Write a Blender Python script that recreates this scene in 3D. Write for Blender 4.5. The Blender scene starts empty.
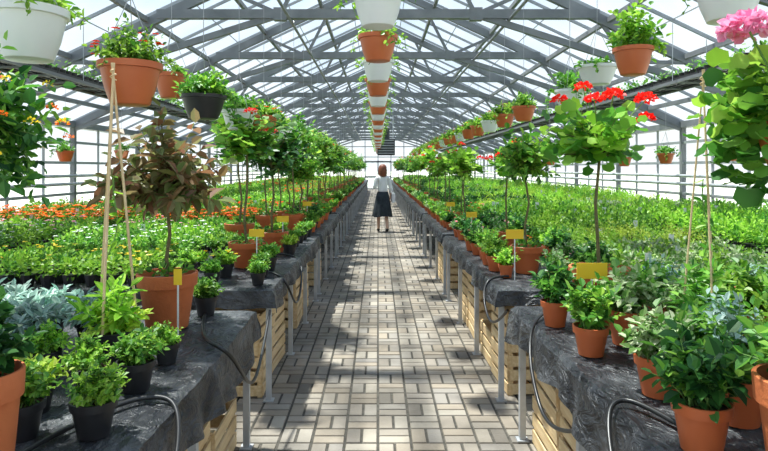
import bpy, math, random
import numpy as np
from mathutils import Vector, noise
random.seed(7); RNG=np.random.default_rng(7)
SC=bpy.context.scene
COL=SC.collection
# ------------------------------------------------------------ materials
MATS={}
def nmat(name):
    m=bpy.data.materials.new(name); m.use_nodes=True
    nt=m.node_tree; nt.nodes.clear()
    out=nt.nodes.new('ShaderNodeOutputMaterial')
    MATS[name]=m
    return m,nt,out
def ramp(nt,cols):
    r=nt.nodes.new('ShaderNodeValToRGB')
    e=r.color_ramp.elements
    while len(e)<len(cols): e.new(0.5)
    for i,c in enumerate(cols):
        e[i].position=i/(len(cols)-1) if len(cols)>1 else 0
        e[i].color=(*c,1)
    return r
def simple(name,cols,rough=.6,scale=8,bump=0,bscale=40,metal=0,spec=.5,stretch=None):
    m,nt,out=nmat(name)
    b=nt.nodes.new('ShaderNodeBsdfPrincipled')
    b.inputs['Roughness'].default_value=rough; b.inputs['Metallic'].default_value=metal
    b.inputs['Specular IOR Level'].default_value=spec
    tc=nt.nodes.new('ShaderNodeTexCoord'); src=tc.outputs['Object']
    if stretch:
        mp=nt.nodes.new('ShaderNodeMapping'); mp.inputs['Scale'].default_value=stretch
        nt.links.new(src,mp.inputs[0]); src=mp.outputs[0]
    n=nt.nodes.new('ShaderNodeTexNoise'); n.inputs['Scale'].default_value=scale; n.inputs['Detail'].default_value=4
    nt.links.new(src,n.inputs['Vector'])
    r=ramp(nt,cols); r.color_ramp.elements[0].position=.3; r.color_ramp.elements[-1].position=.7
    nt.links.new(n.outputs['Fac'],r.inputs[0]); nt.links.new(r.outputs[0],b.inputs['Base Color'])
    if bump:
        n2=nt.nodes.new('ShaderNodeTexNoise'); n2.inputs['Scale'].default_value=bscale; n2.inputs['Detail'].default_value=3
        nt.links.new(src,n2.inputs['Vector'])
        bp=nt.nodes.new('ShaderNodeBump'); bp.inputs['Strength'].default_value=bump; bp.inputs['Distance'].default_value=.02
        nt.links.new(n2.outputs['Fac'],bp.inputs['Height']); nt.links.new(bp.outputs[0],b.inputs['Normal'])
    nt.links.new(b.outputs[0],out.inputs[0])
    return m
def leafmat(name,cols,trans=.35,rough=.42):
    m,nt,out=nmat(name)
    g=nt.nodes.new('ShaderNodeNewGeometry'); r=ramp(nt,cols)
    nt.links.new(g.outputs['Random Per Island'],r.inputs[0])
    oi=nt.nodes.new('ShaderNodeObjectInfo')
    hs=nt.nodes.new('ShaderNodeHueSaturation')
    mr=nt.nodes.new('ShaderNodeMapRange'); mr.inputs[3].default_value=.72; mr.inputs[4].default_value=1.25
    nt.links.new(oi.outputs['Random'],mr.inputs[0]); nt.links.new(mr.outputs[0],hs.inputs['Value'])
    nt.links.new(r.outputs[0],hs.inputs['Color'])
    b=nt.nodes.new('ShaderNodeBsdfPrincipled'); b.inputs['Roughness'].default_value=rough
    b.inputs['Specular IOR Level'].default_value=.4
    nt.links.new(hs.outputs[0],b.inputs['Base Color'])
    t=nt.nodes.new('ShaderNodeBsdfTranslucent')
    h2=nt.nodes.new('ShaderNodeHueSaturation');h2.inputs['Value'].default_value=1.3;nt.links.new(hs.outputs[0],h2.inputs['Color'])
    nt.links.new(h2.outputs[0],t.inputs['Color'])
    mx=nt.nodes.new('ShaderNodeMixShader'); mx.inputs[0].default_value=trans
    nt.links.new(b.outputs[0],mx.inputs[1]); nt.links.new(t.outputs[0],mx.inputs[2])
    nt.links.new(mx.outputs[0],out.inputs[0])
    return m
leafmat('leaf_bright',[(.09,.27,.02),(.22,.46,.035),(.34,.58,.06),(.44,.66,.11)],.42)
leafmat('leaf_mid',[(.03,.13,.015),(.085,.28,.03),(.17,.39,.045),(.28,.50,.08)],.36)
leafmat('leaf_dark',[(.012,.065,.018),(.035,.14,.025),(.09,.25,.05)],.28)
leafmat('leaf_silver',[(.20,.36,.30),(.38,.54,.46),(.56,.68,.60)],.15,.7)
leafmat('leaf_bronze',[(.10,.20,.05),(.32,.13,.07),(.18,.28,.07),(.36,.20,.12),(.26,.34,.12),(.30,.12,.08)],.4)
leafmat('leaf_lime',[(.28,.44,.03),(.44,.58,.06),(.56,.66,.14)],.4)
leafmat('leaf_varieg',[(.08,.24,.04),(.22,.40,.10),(.72,.78,.50),(.16,.36,.06)],.3)
leafmat('petal_red',[(.80,.01,.01),(1,.04,.02)],.3)
leafmat('petal_orange',[(.85,.12,.01),(.95,.25,.02)],.3)
leafmat('petal_pink',[(.85,.22,.45),(.95,.50,.68)],.3)
leafmat('petal_white',[(.8,.8,.78),(.95,.95,.92)],.3)
leafmat('petal_yellow',[(.85,.55,.02),(.95,.8,.05)],.3)
simple('terracotta',[(.50,.12,.035),(.64,.18,.055)],.75,6,.15,60)
simple('terracotta_plastic',[(.55,.12,.035),(.66,.17,.055)],.4,3)
simple('plastic_white',[(.80,.81,.82),(.88,.88,.88)],.35,3)
simple('plastic_black',[(.012,.012,.014),(.03,.03,.032)],.4,5)
simple('soil',[(.035,.02,.012),(.10,.06,.035)],.95,60,.6,80)
simple('mortar',[(.04,.038,.03),(.09,.08,.065)],.95,20,.3,80)
simple('stem',[(.12,.10,.04),(.20,.17,.07)],.8,20)
simple('stem_green',[(.12,.25,.05),(.2,.35,.08)],.7,20)
simple('bamboo',[(.70,.48,.25),(.84,.64,.38)],.6,12)
simple('wire',[(.30,.31,.31),(.45,.45,.45)],.4,5,metal=.5)
simple('steel_galv',[(.40,.42,.44),(.58,.60,.62)],.45,6,metal=.3)
simple('frame_paint',[(.15,.16,.17),(.24,.25,.26)],.5,3)
simple('glazing_bar',[(.28,.30,.32),(.38,.40,.42)],.5,3)
simple('pine',[(.68,.46,.22),(.88,.68,.40)],.7,5,.2,30,stretch=(8,.7,8))
simple('card_yellow',[(.95,.58,.02),(1,.66,.04)],.5,3)
simple('card_white',[(.8,.8,.78),(.9,.9,.88)],.5,3)
simple('hose_rubber',[(.01,.01,.01),(.025,.025,.025)],.35,3)
simple('concrete',[(.16,.155,.14),(.28,.265,.24)],.9,2.5,.3,30)
simple('outside_ground',[(.45,.50,.38),(.62,.64,.52)],.95,.4)
simple('wall_panel',[(.62,.64,.64),(.72,.74,.74)],.6,2)
simple('machine_dark',[(.03,.035,.04),(.07,.075,.08)],.5,4)
simple('skin',[(.70,.42,.30),(.78,.50,.38)],.5,6)
simple('hair_auburn',[(.13,.035,.015),(.24,.07,.03)],.5,50)
simple('cloth_white',[(.78,.78,.78),(.88,.88,.88)],.8,10,.2,40)
simple('cloth_dark',[(.012,.02,.025),(.03,.04,.05)],.85,10,.2,40)
simple('leather_black',[(.01,.01,.01),(.03,.03,.03)],.4,10)
simple('eye_dark',[(.02,.015,.01),(.03,.02,.015)],.2,10)
def tarp():
    m,nt,out=nmat('tarpaulin')
    b=nt.nodes.new('ShaderNodeBsdfPrincipled'); b.inputs['Roughness'].default_value=.4;b.inputs['Specular IOR Level'].default_value=.5
    tc=nt.nodes.new('ShaderNodeTexCoord')
    n=nt.nodes.new('ShaderNodeTexNoise'); n.inputs['Scale'].default_value=4.5; n.inputs['Detail'].default_value=8; n.inputs['Distortion'].default_value=.8
    nt.links.new(tc.outputs['Object'],n.inputs['Vector'])
    r=ramp(nt,[(.012,.013,.016),(.04,.043,.048),(.14,.145,.15)]); r.color_ramp.elements[0].position=.36; r.color_ramp.elements[2].position=.78
    nt.links.new(n.outputs['Fac'],r.inputs[0]); nt.links.new(r.outputs[0],b.inputs['Base Color'])
    mp=nt.nodes.new('ShaderNodeMapping');mp.inputs['Scale'].default_value=(1,.6,1);mp.inputs['Rotation'].default_value=(0,0,.5)
    nt.links.new(tc.outputs['Object'],mp.inputs[0])
    n2=nt.nodes.new('ShaderNodeTexNoise'); n2.inputs['Scale'].default_value=15; n2.inputs['Detail'].default_value=5; n2.inputs['Distortion'].default_value=1.8
    nt.links.new(mp.outputs[0],n2.inputs['Vector'])
    bp=nt.nodes.new('ShaderNodeBump'); bp.inputs['Strength'].default_value=1; bp.inputs['Distance'].default_value=.04
    nt.links.new(n2.outputs['Fac'],bp.inputs['Height']); nt.links.new(bp.outputs[0],b.inputs['Normal'])
    nt.links.new(b.outputs[0],out.inputs[0])
tarp()
def glass(name,fogfac,tint):
    m,nt,out=nmat(name)
    tr=nt.nodes.new('ShaderNodeBsdfTransparent'); tr.inputs[0].default_value=(*tint,1)
    tl=nt.nodes.new('ShaderNodeBsdfTranslucent'); tl.inputs[0].default_value=(.85,.93,1,1)
    gl=nt.nodes.new('ShaderNodeBsdfGlossy'); gl.inputs['Roughness'].default_value=.05; gl.inputs[0].default_value=(.9,.95,1,1)
    tc=nt.nodes.new('ShaderNodeTexCoord'); n=nt.nodes.new('ShaderNodeTexNoise'); n.inputs['Scale'].default_value=.9; n.inputs['Detail'].default_value=5
    nt.links.new(tc.outputs['Object'],n.inputs['Vector'])
    mr=nt.nodes.new('ShaderNodeMapRange'); mr.inputs[1].default_value=.3; mr.inputs[2].default_value=.7
    mr.inputs[3].default_value=fogfac*.4; mr.inputs[4].default_value=fogfac*1.6
    nt.links.new(n.outputs['Fac'],mr.inputs[0])
    m1=nt.nodes.new('ShaderNodeMixShader'); nt.links.new(mr.outputs[0],m1.inputs[0])
    nt.links.new(tr.outputs[0],m1.inputs[1]); nt.links.new(tl.outputs[0],m1.inputs[2])
    m2=nt.nodes.new('ShaderNodeMixShader'); m2.inputs[0].default_value=.05
    nt.links.new(m1.outputs[0],m2.inputs[1]); nt.links.new(gl.outputs[0],m2.inputs[2])
    nt.links.new(m2.outputs[0],out.inputs[0])
glass('roof_glazing',.07,(.86,.93,.98)); glass('wall_glazing',.18,(.95,.98,1))
def paver():
    m,nt,out=nmat('paver_brick')
    b=nt.nodes.new('ShaderNodeBsdfPrincipled'); b.inputs['Roughness'].default_value=.75
    g=nt.nodes.new('ShaderNodeNewGeometry')
    r=ramp(nt,[(.19,.165,.135),(.31,.27,.22),(.38,.335,.27),(.26,.235,.205),(.34,.285,.22),(.28,.235,.18)])
    nt.links.new(g.outputs['Random Per Island'],r.inputs[0])
    tc=nt.nodes.new('ShaderNodeTexCoord'); n=nt.nodes.new('ShaderNodeTexNoise'); n.inputs['Scale'].default_value=1.3; n.inputs['Detail'].default_value=7
    nt.links.new(tc.outputs['Object'],n.inputs['Vector'])
    r2=ramp(nt,[(.50,.50,.49),(1.0,1.0,1.0)]); r2.color_ramp.elements[0].position=.38; r2.color_ramp.elements[1].position=.58  # shadow patches on the path, painted into the brick colour as noise
    nt.links.new(n.outputs['Fac'],r2.inputs[0])
    mx=nt.nodes.new('ShaderNodeMixRGB'); mx.blend_type='MULTIPLY'; mx.inputs[0].default_value=1
    nt.links.new(r.outputs[0],mx.inputs[1]); nt.links.new(r2.outputs[0],mx.inputs[2])
    nt.links.new(mx.outputs[0],b.inputs['Base Color'])
    n2=nt.nodes.new('ShaderNodeTexNoise'); n2.inputs['Scale'].default_value=60
    nt.links.new(tc.outputs['Object'],n2.inputs['Vector'])
    bp=nt.nodes.new('ShaderNodeBump'); bp.inputs['Strength'].default_value=.25; bp.inputs['Distance'].default_value=.01
    nt.links.new(n2.outputs['Fac'],bp.inputs['Height']); nt.links.new(bp.outputs[0],b.inputs['Normal'])
    nt.links.new(b.outputs[0],out.inputs[0])
paver()
# ------------------------------------------------------------ mesh builder
class MB:
    def __init__(s): s.V=[];s.n=0;s.F=[];s.M=[];s.S=[];s.mats=[]
    def mi(s,name):
        if name not in s.mats: s.mats.append(name)
        return s.mats.index(name)
    def add(s,V,F,mat,smooth=False):
        V=np.asarray(V,float).reshape(-1,3); o=s.n
        s.V.append(V); s.n+=len(V); k=s.mi(mat)
        if isinstance(F,np.ndarray): F=(F+o).tolist()
        else: F=[[i+o for i in f] for f in F]
        s.F+=F; s.M+=[k]*len(F); s.S+=[smooth]*len(F)
    def box(s,c,d,mat,R=None):
        x,y,z=[a/2 for a in d]
        V=np.array([[-x,-y,-z],[x,-y,-z],[x,y,-z],[-x,y,-z],[-x,-y,z],[x,-y,z],[x,y,z],[-x,y,z]])
        if R is not None: V=V@np.array(R).T
        s.add(V+np.array(c),[[0,3,2,1],[4,5,6,7],[0,1,5,4],[1,2,6,5],[2,3,7,6],[3,0,4,7]],mat)
    def beam(s,a,b,w,h,mat):
        a=np.array(a,float);b=np.array(b,float);d=b-a;L=np.linalg.norm(d);d/=L
        up=np.array([0,0,1.]) if abs(d[2])<.95 else np.array([0,1.,0])
        x=np.cross(d,up);x/=np.linalg.norm(x);z=np.cross(x,d)
        s.box((a+b)/2,(w,L,h),mat,np.stack([x,d,z],1))
    def tube(s,P,r,mat,seg=6):
        P=np.array(P,float);n=len(P); r=np.ones(n)*r if np.isscalar(r) else np.array(r)
        V=[]
        for i in range(n):
            t=P[min(i+1,n-1)]-P[max(i-1,0)]; t=t/(np.linalg.norm(t)+1e-9)
            ref=np.array([0,0,1.]) if abs(t[2])<.9 else np.array([1.,0,0])
            u=np.cross(t,ref);u/=np.linalg.norm(u);v=np.cross(t,u)
            for k in range(seg):
                a=2*math.pi*k/seg
                V.append(P[i]+r[i]*(math.cos(a)*u+math.sin(a)*v))
        F=[[i*seg+k,i*seg+(k+1)%seg,(i+1)*seg+(k+1)%seg,(i+1)*seg+k] for i in range(n-1) for k in range(seg)]
        F+=[list(range(seg)),[(n-1)*seg+k for k in range(seg)][::-1]]
        s.add(V,F,mat,True)
    def lathe(s,prof,mat,c=(0,0,0),seg=20,sy=1):
        V=[];F=[]
        for r,z in prof:
            r=max(r,1e-4)
            for k in range(seg):
                a=2*math.pi*k/seg; V.append((c[0]+r*math.cos(a),c[1]+r*math.sin(a)*sy,c[2]+z))
        for i in range(len(prof)-1):
            for k in range(seg):
                F.append([i*seg+k,i*seg+(k+1)%seg,(i+1)*seg+(k+1)%seg,(i+1)*seg+k])
        s.add(V,F,mat,True)
    def leaves(s,P,D,L,W,mat,fold=.12,droop=.15,upj=.5,up=None):
        P=np.asarray(P,float);n=len(P)
        if n==0:return
        D=np.asarray(D,float);D=D/(np.linalg.norm(D,axis=1,keepdims=True)+1e-9)
        rnd=RNG.uniform(.65,1.3,n)[:,None];L=L*rnd;W=W*rnd
        U=(np.array([0,0,1.]) if up is None else up)+RNG.normal(0,upj,(n,3))
        S=np.cross(D,U);S/=np.linalg.norm(S,axis=1,keepdims=True)+1e-9
        N=np.cross(S,D)
        v0=P;v1=P+D*L*.3+S*W*.5+N*W*fold;v2=P+D*L*.7+S*W*.42+N*(W*fold-L*droop*.4)
        v3=P+D*L-N*L*droop;v4=P+D*L*.7-S*W*.42+N*(W*fold-L*droop*.4);v5=P+D*L*.3-S*W*.5+N*W*fold
        V=np.stack([v0,v1,v2,v3,v4,v5],1).reshape(-1,3)
        b=np.arange(n)[:,None]*6
        F=np.concatenate([b+np.array([[0,1,2,3]]),b+np.array([[0,3,4,5]])],0)
        s.add(V,F,mat)
    def rounds(s,P,D,L,mat,upj=.35):
        P=np.asarray(P,float);n=len(P)
        D=np.asarray(D,float);D=D/(np.linalg.norm(D,axis=1,keepdims=True)+1e-9)
        R=(L*.5*RNG.uniform(.6,1.2,n))[:,None]
        U=np.array([0,0,1.])+RNG.normal(0,upj,(n,3))
        S=np.cross(D,U);S/=np.linalg.norm(S,axis=1,keepdims=True)+1e-9
        N=np.cross(S,D)
        m=12;vs=[P+D*R*.35-N*R*.12]
        for k in range(m):
            a=math.pi+ (k+.5)*2*math.pi/m
            rr=(.55 if k in (0,m-1) else 1.0)*(1.03 if k%2 else .92)
            zz=(.10 if k%2 else -.04)
            vs.append(P+D*R*(.8+rr*math.cos(a))+S*R*rr*math.sin(a)+N*R*zz)
        V=np.stack(vs,1).reshape(-1,3);b=np.arange(n)[:,None]*(m+1)
        F=np.concatenate([b+np.array([[0,1+k,1+(k+1)%m]]) for k in range(m)],0)
        s.add(V,F,mat)
    def mesh(s,name):
        me=bpy.data.meshes.new(name)
        V=np.concatenate(s.V)
        me.from_pydata(V.tolist(),[],s.F)
        for m in s.mats: me.materials.append(MATS[m])
        me.polygons.foreach_set('material_index',s.M)
        me.polygons.foreach_set('use_smooth',s.S)
        me.update()
        if any(s.S):
            try: me.set_sharp_from_angle(angle=math.radians(38))
            except Exception: pass
        return me
def obj(me,name,loc=(0,0,0),rz=0,sc=1,parent=None):
    o=bpy.data.objects.new(name,me); COL.objects.link(o)
    o.location=loc;o.rotation_euler=(0,0,rz); o.scale=(sc,sc,sc) if np.isscalar(sc) else sc
    if parent: o.parent=parent
    return o
def empty(name,loc=(0,0,0)):
    o=bpy.data.objects.new(name,None);o.location=loc;o.empty_display_size=.1;COL.objects.link(o);return o
def sph(n):
    v=RNG.normal(0,1,(n,3));return v/np.linalg.norm(v,axis=1,keepdims=True)
# ------------------------------------------------------------ plant parts
def pot(mb,r,h,mat='terracotta',seg=20,z=0,c=(0,0)):
    C=(c[0],c[1],z)
    mb.lathe([(0,0),(.68*r,0),(.70*r,.01),(.90*r,.76*h),(.99*r,.77*h),(1.02*r,h*.99),(1.0*r,h),(.93*r,h),(.90*r,.86*h)],mat,C,seg)
    mb.lathe([(.905*r,.87*h),(.5*r,.89*h),(0,.9*h)],'soil',C,seg)
def bowl(mb,r,h,mat,seg=28,z=0):
    mb.lathe([(0,0),(.55*r,0),(.62*r,.02*h),(.80*r,.4*h),(.92*r,.80*h),(.93*r,.84*h),(1.02*r,.85*h),(1.03*r,h),(.98*r,h),(.92*r,.93*h),(.9*r,.85*h)],mat,(0,0,z),seg)
    mb.lathe([(.9*r,.86*h),(.5*r,.89*h),(0,.9*h)],'soil',(0,0,z),seg)
def bush(mb,c,R,n,L,W,mat,pw=.45,j=.5,lift=.15,zmin=None,droop=.15,rnd=False):
    u=sph(n);rad=RNG.uniform(0,1,n)**pw
    P=np.array(c)+u*rad[:,None]*np.array(R)
    if zmin is not None: P[:,2]=np.maximum(P[:,2],zmin+RNG.uniform(0,.03,n))
    D=u+RNG.normal(0,j,(n,3))+np.array([0,0,lift])
    if rnd: mb.rounds(P,D,L,mat)
    else: mb.leaves(P,D,L,W,mat,droop=droop)
def sprigs(mb,base,br,c,R,n,L,W,mat,nl=9,r=.003,smat='stem_green',rnd=False,droop=.2,umin=-.2,start=.3,var=(.65,1.2)):
    PP=[];DD=[]
    for i in range(n):
        u=sph(1)[0]
        while u[2]<umin: u=sph(1)[0]
        e=np.array(c)+u*np.array(R)*random.uniform(*var)
        b=np.array(base,float)+np.array([random.uniform(-br,br),random.uniform(-br,br),0])
        m=b*.45+e*.55+np.array([(b-e)[0]*.18,(b-e)[1]*.18,abs(R[2])*.15])
        ts=np.linspace(0,1,6);pts=np.array([(1-t)**2*b+2*t*(1-t)*m+t*t*e for t in ts])
        mb.tube(pts[::1] if n<25 else pts[::2],np.linspace(r,r*.5,6 if n<25 else 3),smat,4)
        a0=random.random()*6
        for k in range(nl):
            t=start+(1-start)*k/(nl-1);p=(1-t)**2*b+2*t*(1-t)*m+t*t*e
            tan=(e-b);tan=tan/np.linalg.norm(tan)
            x=np.cross(tan,[.3,.2,1]);x/=np.linalg.norm(x);y=np.cross(tan,x)
            a=a0+k*2.4
            d=math.cos(a)*x+math.sin(a)*y+tan*(.5 if k<nl-1 else 2)
            PP.append(p);DD.append(d);
            if k<nl-1: PP.append(p);DD.append(-(math.cos(a)*x+math.sin(a)*y)+tan*.5)
    if rnd: mb.rounds(PP,DD,L,mat)
    else: mb.leaves(PP,DD,L,W,mat,droop=droop,upj=.35)
def flowers(mb,P,size,mat,petals=5,center='petal_yellow'):
    for p in P:
        n=petals;a=np.arange(n)*2*math.pi/n+random.random()
        D=np.stack([np.cos(a),np.sin(a),np.full(n,.15)],1)
        mb.leaves(np.tile(p,(n,1)),D,size,size*.9,mat,upj=.1)
        if center:
            mb.lathe([(size*.22,-.002),(size*.2,size*.12),(0,size*.18)],center,tuple(p),6)
def umbel(mb,p,r,mat,n=70):
    u=sph(n);u[:,2]=np.abs(u[:,2])*1.0-.25
    P=np.array(p)+u*r*np.array([1,1,.8])*RNG.uniform(.6,1,(n,1))
    mb.leaves(P,u+RNG.normal(0,.5,(n,3)),r*.42,r*.40,mat,upj=1)
def shell_pts(c,R,n,top=.1):
    u=sph(n*6+20);u=u[u[:,2]>top][:n];return np.array(c)+u*np.array(R)
def trail(mb,start,out,length,mat,L,W,n=14):
    a=np.array(start);o=np.array(out)
    pts=[a+o*(.06*math.sin(min(t*3,1.57)))+o*.03*t+np.array([random.gauss(0,.01),random.gauss(0,.01),.03*math.sin(t*3.1)-length*t*t]) for t in np.linspace(0,1,8)]
    mb.tube(pts,.0025,'stem_green',4)
    P=[];D=[]
    for i in range(n):
        t=random.random()*6.99;k=int(t);f=t-k;P.append(pts[k]*(1-f)+pts[k+1]*f)
        d=np.array([random.gauss(0,1),random.gauss(0,1),random.gauss(-.2,.5)]);D.append(d)
    mb.leaves(P,D,L,W,mat)
def herb(potm,r,h,leaf,H=.2,R=.13,n=26,L=.05,W=.03,fl=None,nf=8,fs=.02,leaf2=None,droop=.2,rnd=False,nl=7):
    mb=MB();pot(mb,r,h,potm)
    c=(0,0,h+H*.35)
    sprigs(mb,(0,0,h*.88),r*.5,c,(R,R,H*.62),n,L,W,leaf,nl=nl,r=.0025,rnd=rnd,droop=droop)
    if leaf2: sprigs(mb,(0,0,h*.88),r*.5,c,(R*.9,R*.9,H*.66),n//2,L*.9,W*.9,leaf2,nl=nl,r=.0025,rnd=rnd,droop=droop)
    bush(mb,(0,0,h+.01),(r*.95,r*.95,.04),40,L*.8,W*.8,leaf,zmin=h*.92,rnd=rnd)
    if fl: flowers(mb,shell_pts(c,(R*1.05,R*1.05,H*.66),nf,.1),fs,fl)
    return mb
def tree(potm,r,h,H,cr,leaf,n,L,W,fl=None,nf=8,fr=.05,umb=True,leaf2=None,tz=.8,bushbase=True,sr=.011,rnd=False,nl=7,fill=120,droop=.25,umin=-.75,var=(.65,1.25)):
    mb=MB();pot(mb,r,h,potm,24)
    z0=h*.88;zt=H-cr*tz*.5
    pts=[(0,0,z0)]+[(random.gauss(0,.012),random.gauss(0,.012),z0+(zt-z0)*t) for t in (.3,.6,1)]
    mb.tube(pts,[sr,sr*.85,sr*.8,sr*.7],'stem',7)
    c=np.array([random.uniform(-.04,.04),random.uniform(-.04,.04),H])
    sprigs(mb,pts[-1],.01,c,(cr,cr,cr*tz),n,L,W,leaf,nl=nl,r=sr*.4,smat='stem',rnd=rnd,droop=droop,umin=umin,var=var)
    if leaf2: sprigs(mb,pts[-1],.01,c,(cr,cr,cr*tz),n//2,L,W,leaf2,nl=nl,r=sr*.4,smat='stem',rnd=rnd,droop=droop,umin=umin,var=var)
    if fill: bush(mb,c,(cr*.85,cr*.85,cr*tz*.85),fill,L,W,leaf,rnd=rnd)
    if bushbase: bush(mb,(0,0,h),(r*.9,r*.9,.05),60,.035,.025,'leaf_mid',zmin=h*.9)
    if fl:
        for i,p in enumerate(shell_pts(c,(cr*.98,cr*.98,cr*tz*1.3),nf,.15)):
            if umb:
                mb.tube([c+(p-c)*.4,p],.003,'stem_green',4);umbel(mb,p,fr,fl,60)
            else: flowers(mb,[p],fr,fl)
    return mb
def hanging(potm,r,h,wl,leaf,n,L,W,Rf,Hf,fl=None,nf=8,fs=.022,ntr=6,trl=.2,umb=False,rnd=False,leaf2=None):
    mb=MB();bowl(mb,r,h,potm)
    hk=h+.34
    for k in range(3):
        a=2*math.pi*k/3+.4
        mb.tube([(r*1.0*math.cos(a),r*1.0*math.sin(a),h*.95),(0,0,hk)],.0025,'wire',4)
    mb.tube([(0,0,hk-.01),(0,0,wl)],.003,'wire',4)
    mb.tube([(.0,0,wl-.01),(0.02,0,wl+.02),(.0,0,wl+.045),(-.02,0,wl+.02)],.004,'wire',5)
    c=(0,0,h+Hf*.2)
    sprigs(mb,(0,0,h*.88),r*.5,c,(Rf,Rf,Hf*.85),max(8,n//11),L,W,leaf,nl=7,r=.0025,rnd=rnd,umin=-.15)
    if leaf2: sprigs(mb,(0,0,h*.88),r*.5,c,(Rf,Rf,Hf*.85),max(8,n//20),L,W,leaf2,nl=7,r=.0025,rnd=rnd,umin=-.15)
    bush(mb,(0,0,h+.02),(r,r,Hf*.4),n//3,L*.9,W*.9,leaf,zmin=h*.95,rnd=rnd)
    for i in range(ntr):
        a=random.random()*6.28;o=(math.cos(a),math.sin(a),0)
        trail(mb,(r*.9*o[0],r*.9*o[1],h),o,trl*random.uniform(.5,1),leaf,L*.9,W*.9)
    if fl:
        P=shell_pts(c,(Rf*1.0,Rf*1.0,Hf*.9),nf,0)
        if umb:
            for p in P: mb.tube([np.array(c),p],.003,'stem_green',4);umbel(mb,p,fs,fl)
        else: flowers(mb,P,fs,fl)
    return mb
# ------------------------------------------------------------ shell
TRY=[-4.0+3.15*i for i in range(17)]
Y0,Y1=-4.0,46.4; HW=6.0; EZ=2.5; RZ=5.35; SL=(RZ-EZ)/HW
mb=MB();mb.add([(-8,Y0-1,-.012),(8,Y0-1,-.012),(8,Y1+1,-.012),(-8,Y1+1,-.012)],[[0,1,2,3]],'concrete');obj(mb.mesh('floor'),'floor')
mb=MB();mb.add([(-150,-60,-.06),(150,-60,-.06),(150,300,-.06),(-150,300,-.06)],[[0,1,2,3]],'outside_ground');obj(mb.mesh('outside_ground'),'outside_ground')
mb=MB()
C=.2;g=.005;NX=7
mb.add([(-1.4,-3,-.007),(1.4,-3,-.007),(1.4,46,-.007),(-1.4,46,-.007)],[[0,1,2,3]],'mortar')
for iy in range(int((Y1-.5+3)/C)):
    for ix in range(-NX,NX):
        x0=ix*C;y0=-3+iy*C
        for k in range(2):
            if (ix+iy)%2: bx=(x0+g,y0+k*C/2+g,x0+C-g,y0+(k+1)*C/2-g)
            else: bx=(x0+k*C/2+g,y0+g,x0+(k+1)*C/2-g,y0+C-g)
            z=.0+random.uniform(-.0015,.0015);e=.005
            a,b,c,d=bx
            V=[(a,b,-.012),(c,b,-.012),(c,d,-.012),(a,d,-.012),(a+e,b+e,z),(c-e,b+e,z),(c-e,d-e,z),(a+e,d-e,z)]
            mb.add(V,[[4,5,6,7],[0,1,5,4],[1,2,6,5],[2,3,7,6],[3,0,4,7]],'paver_brick')
obj(mb.mesh('paver_path'),'paver_path')
for side,nm in ((-1,'wall_left'),(1,'wall_right')):
    X=side*HW;mb=MB()
    mb.box((X,(Y0+Y1)/2,.35),(.12,Y1-Y0,.72),'wall_panel')
    mb.add([(X,Y0,.7),(X,Y1,.7),(X,Y1,EZ),(X,Y0,EZ)],[[0,1,2,3]],'wall_glazing')
    y=Y0
    k=0
    while y<=Y1+.01:
        w=.09 if k%3==0 else .035
        mb.box((X-side*.03,y,EZ/2),(w,w,EZ),'frame_paint' if k%3==0 else 'glazing_bar');y+=1.05;k+=1
    for z in (.72,1.15,1.75,2.15): mb.box((X-side*.04,(Y0+Y1)/2,z),(.05,Y1-Y0,.05),'glazing_bar')
    mb.box((X,(Y0+Y1)/2,EZ),(.2,Y1-Y0,.12),'frame_paint')
    for z in (1.35,1.5): mb.tube([(X-side*.2,Y0+.3,z),(X-side*.2,Y1-.3,z)],.03,'steel_galv',8)
    obj(mb.mesh(nm),nm)
for Y,nm in ((Y1,'wall_back'),(Y0,'wall_front')):
    mb=MB()
    mb.add([(-HW,Y,.0),(HW,Y,.0),(HW,Y,EZ),(0,Y,RZ),(-HW,Y,EZ)],[[0,1,2,3,4]],'wall_glazing')
    x=-HW
    while x<=HW+.01:
        mb.box((x,Y,(RZ-abs(x)*SL)/2),(.06,.06,RZ-abs(x)*SL),'glazing_bar');x+=1.0
    for z in (.9,2.1,2.5,3.3): 
        w=min(HW,(RZ-z)/SL);mb.box((0,Y-.01,z),(2*w,.05,.07),'glazing_bar')
    obj(mb.mesh(nm),nm)
mb=MB()
Yd=Y1-.12
for x in (-1.0,0,1.0): mb.box((x,Yd,1.1),(.08,.05,2.2),'frame_paint')
for z in (.05,1.0,2.17): mb.box((0,Yd,z),(2.0,.05,.08),'frame_paint')
mb.add([(-1,Yd,.0),(1,Yd,.0),(1,Yd,2.2),(-1,Yd,2.2)],[[0,1,2,3]],'wall_glazing')
obj(mb.mesh('door_1'),'door_1')
mb=MB()
for s in (-1,1):
    mb.add([(s*HW,Y0,EZ+.07),(0,Y0,RZ+.07),(0,Y1,RZ+.07),(s*HW,Y1,EZ+.07)],[[0,1,2,3]],'roof_glazing')
    y=Y0
    while y<=Y1+.01:
        mb.beam((s*HW,y,EZ+.05),(0,y,RZ+.05),.025,.045,'glazing_bar');y+=.788
mb.box((0,(Y0+Y1)/2,RZ+.02),(.14,Y1-Y0,.1),'frame_paint')
for s in (-1,1):
    for x in (1.1,2.2,3.3,4.4,5.3):
        mb.box((s*x,(Y0+Y1)/2,RZ-x*SL-.02),(.06,Y1-Y0,.07),'frame_paint')
    for x in (.55,1.65,2.75,3.85,4.9):
        mb.box((s*x,(Y0+Y1)/2,RZ-x*SL+.07),(.015,Y1-Y0,.01),'glazing_bar')
obj(mb.mesh('ceiling'),'ceiling')
mb=MB();TZ=3.85;TX=(RZ-TZ)/SL;fm='frame_paint'
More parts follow.
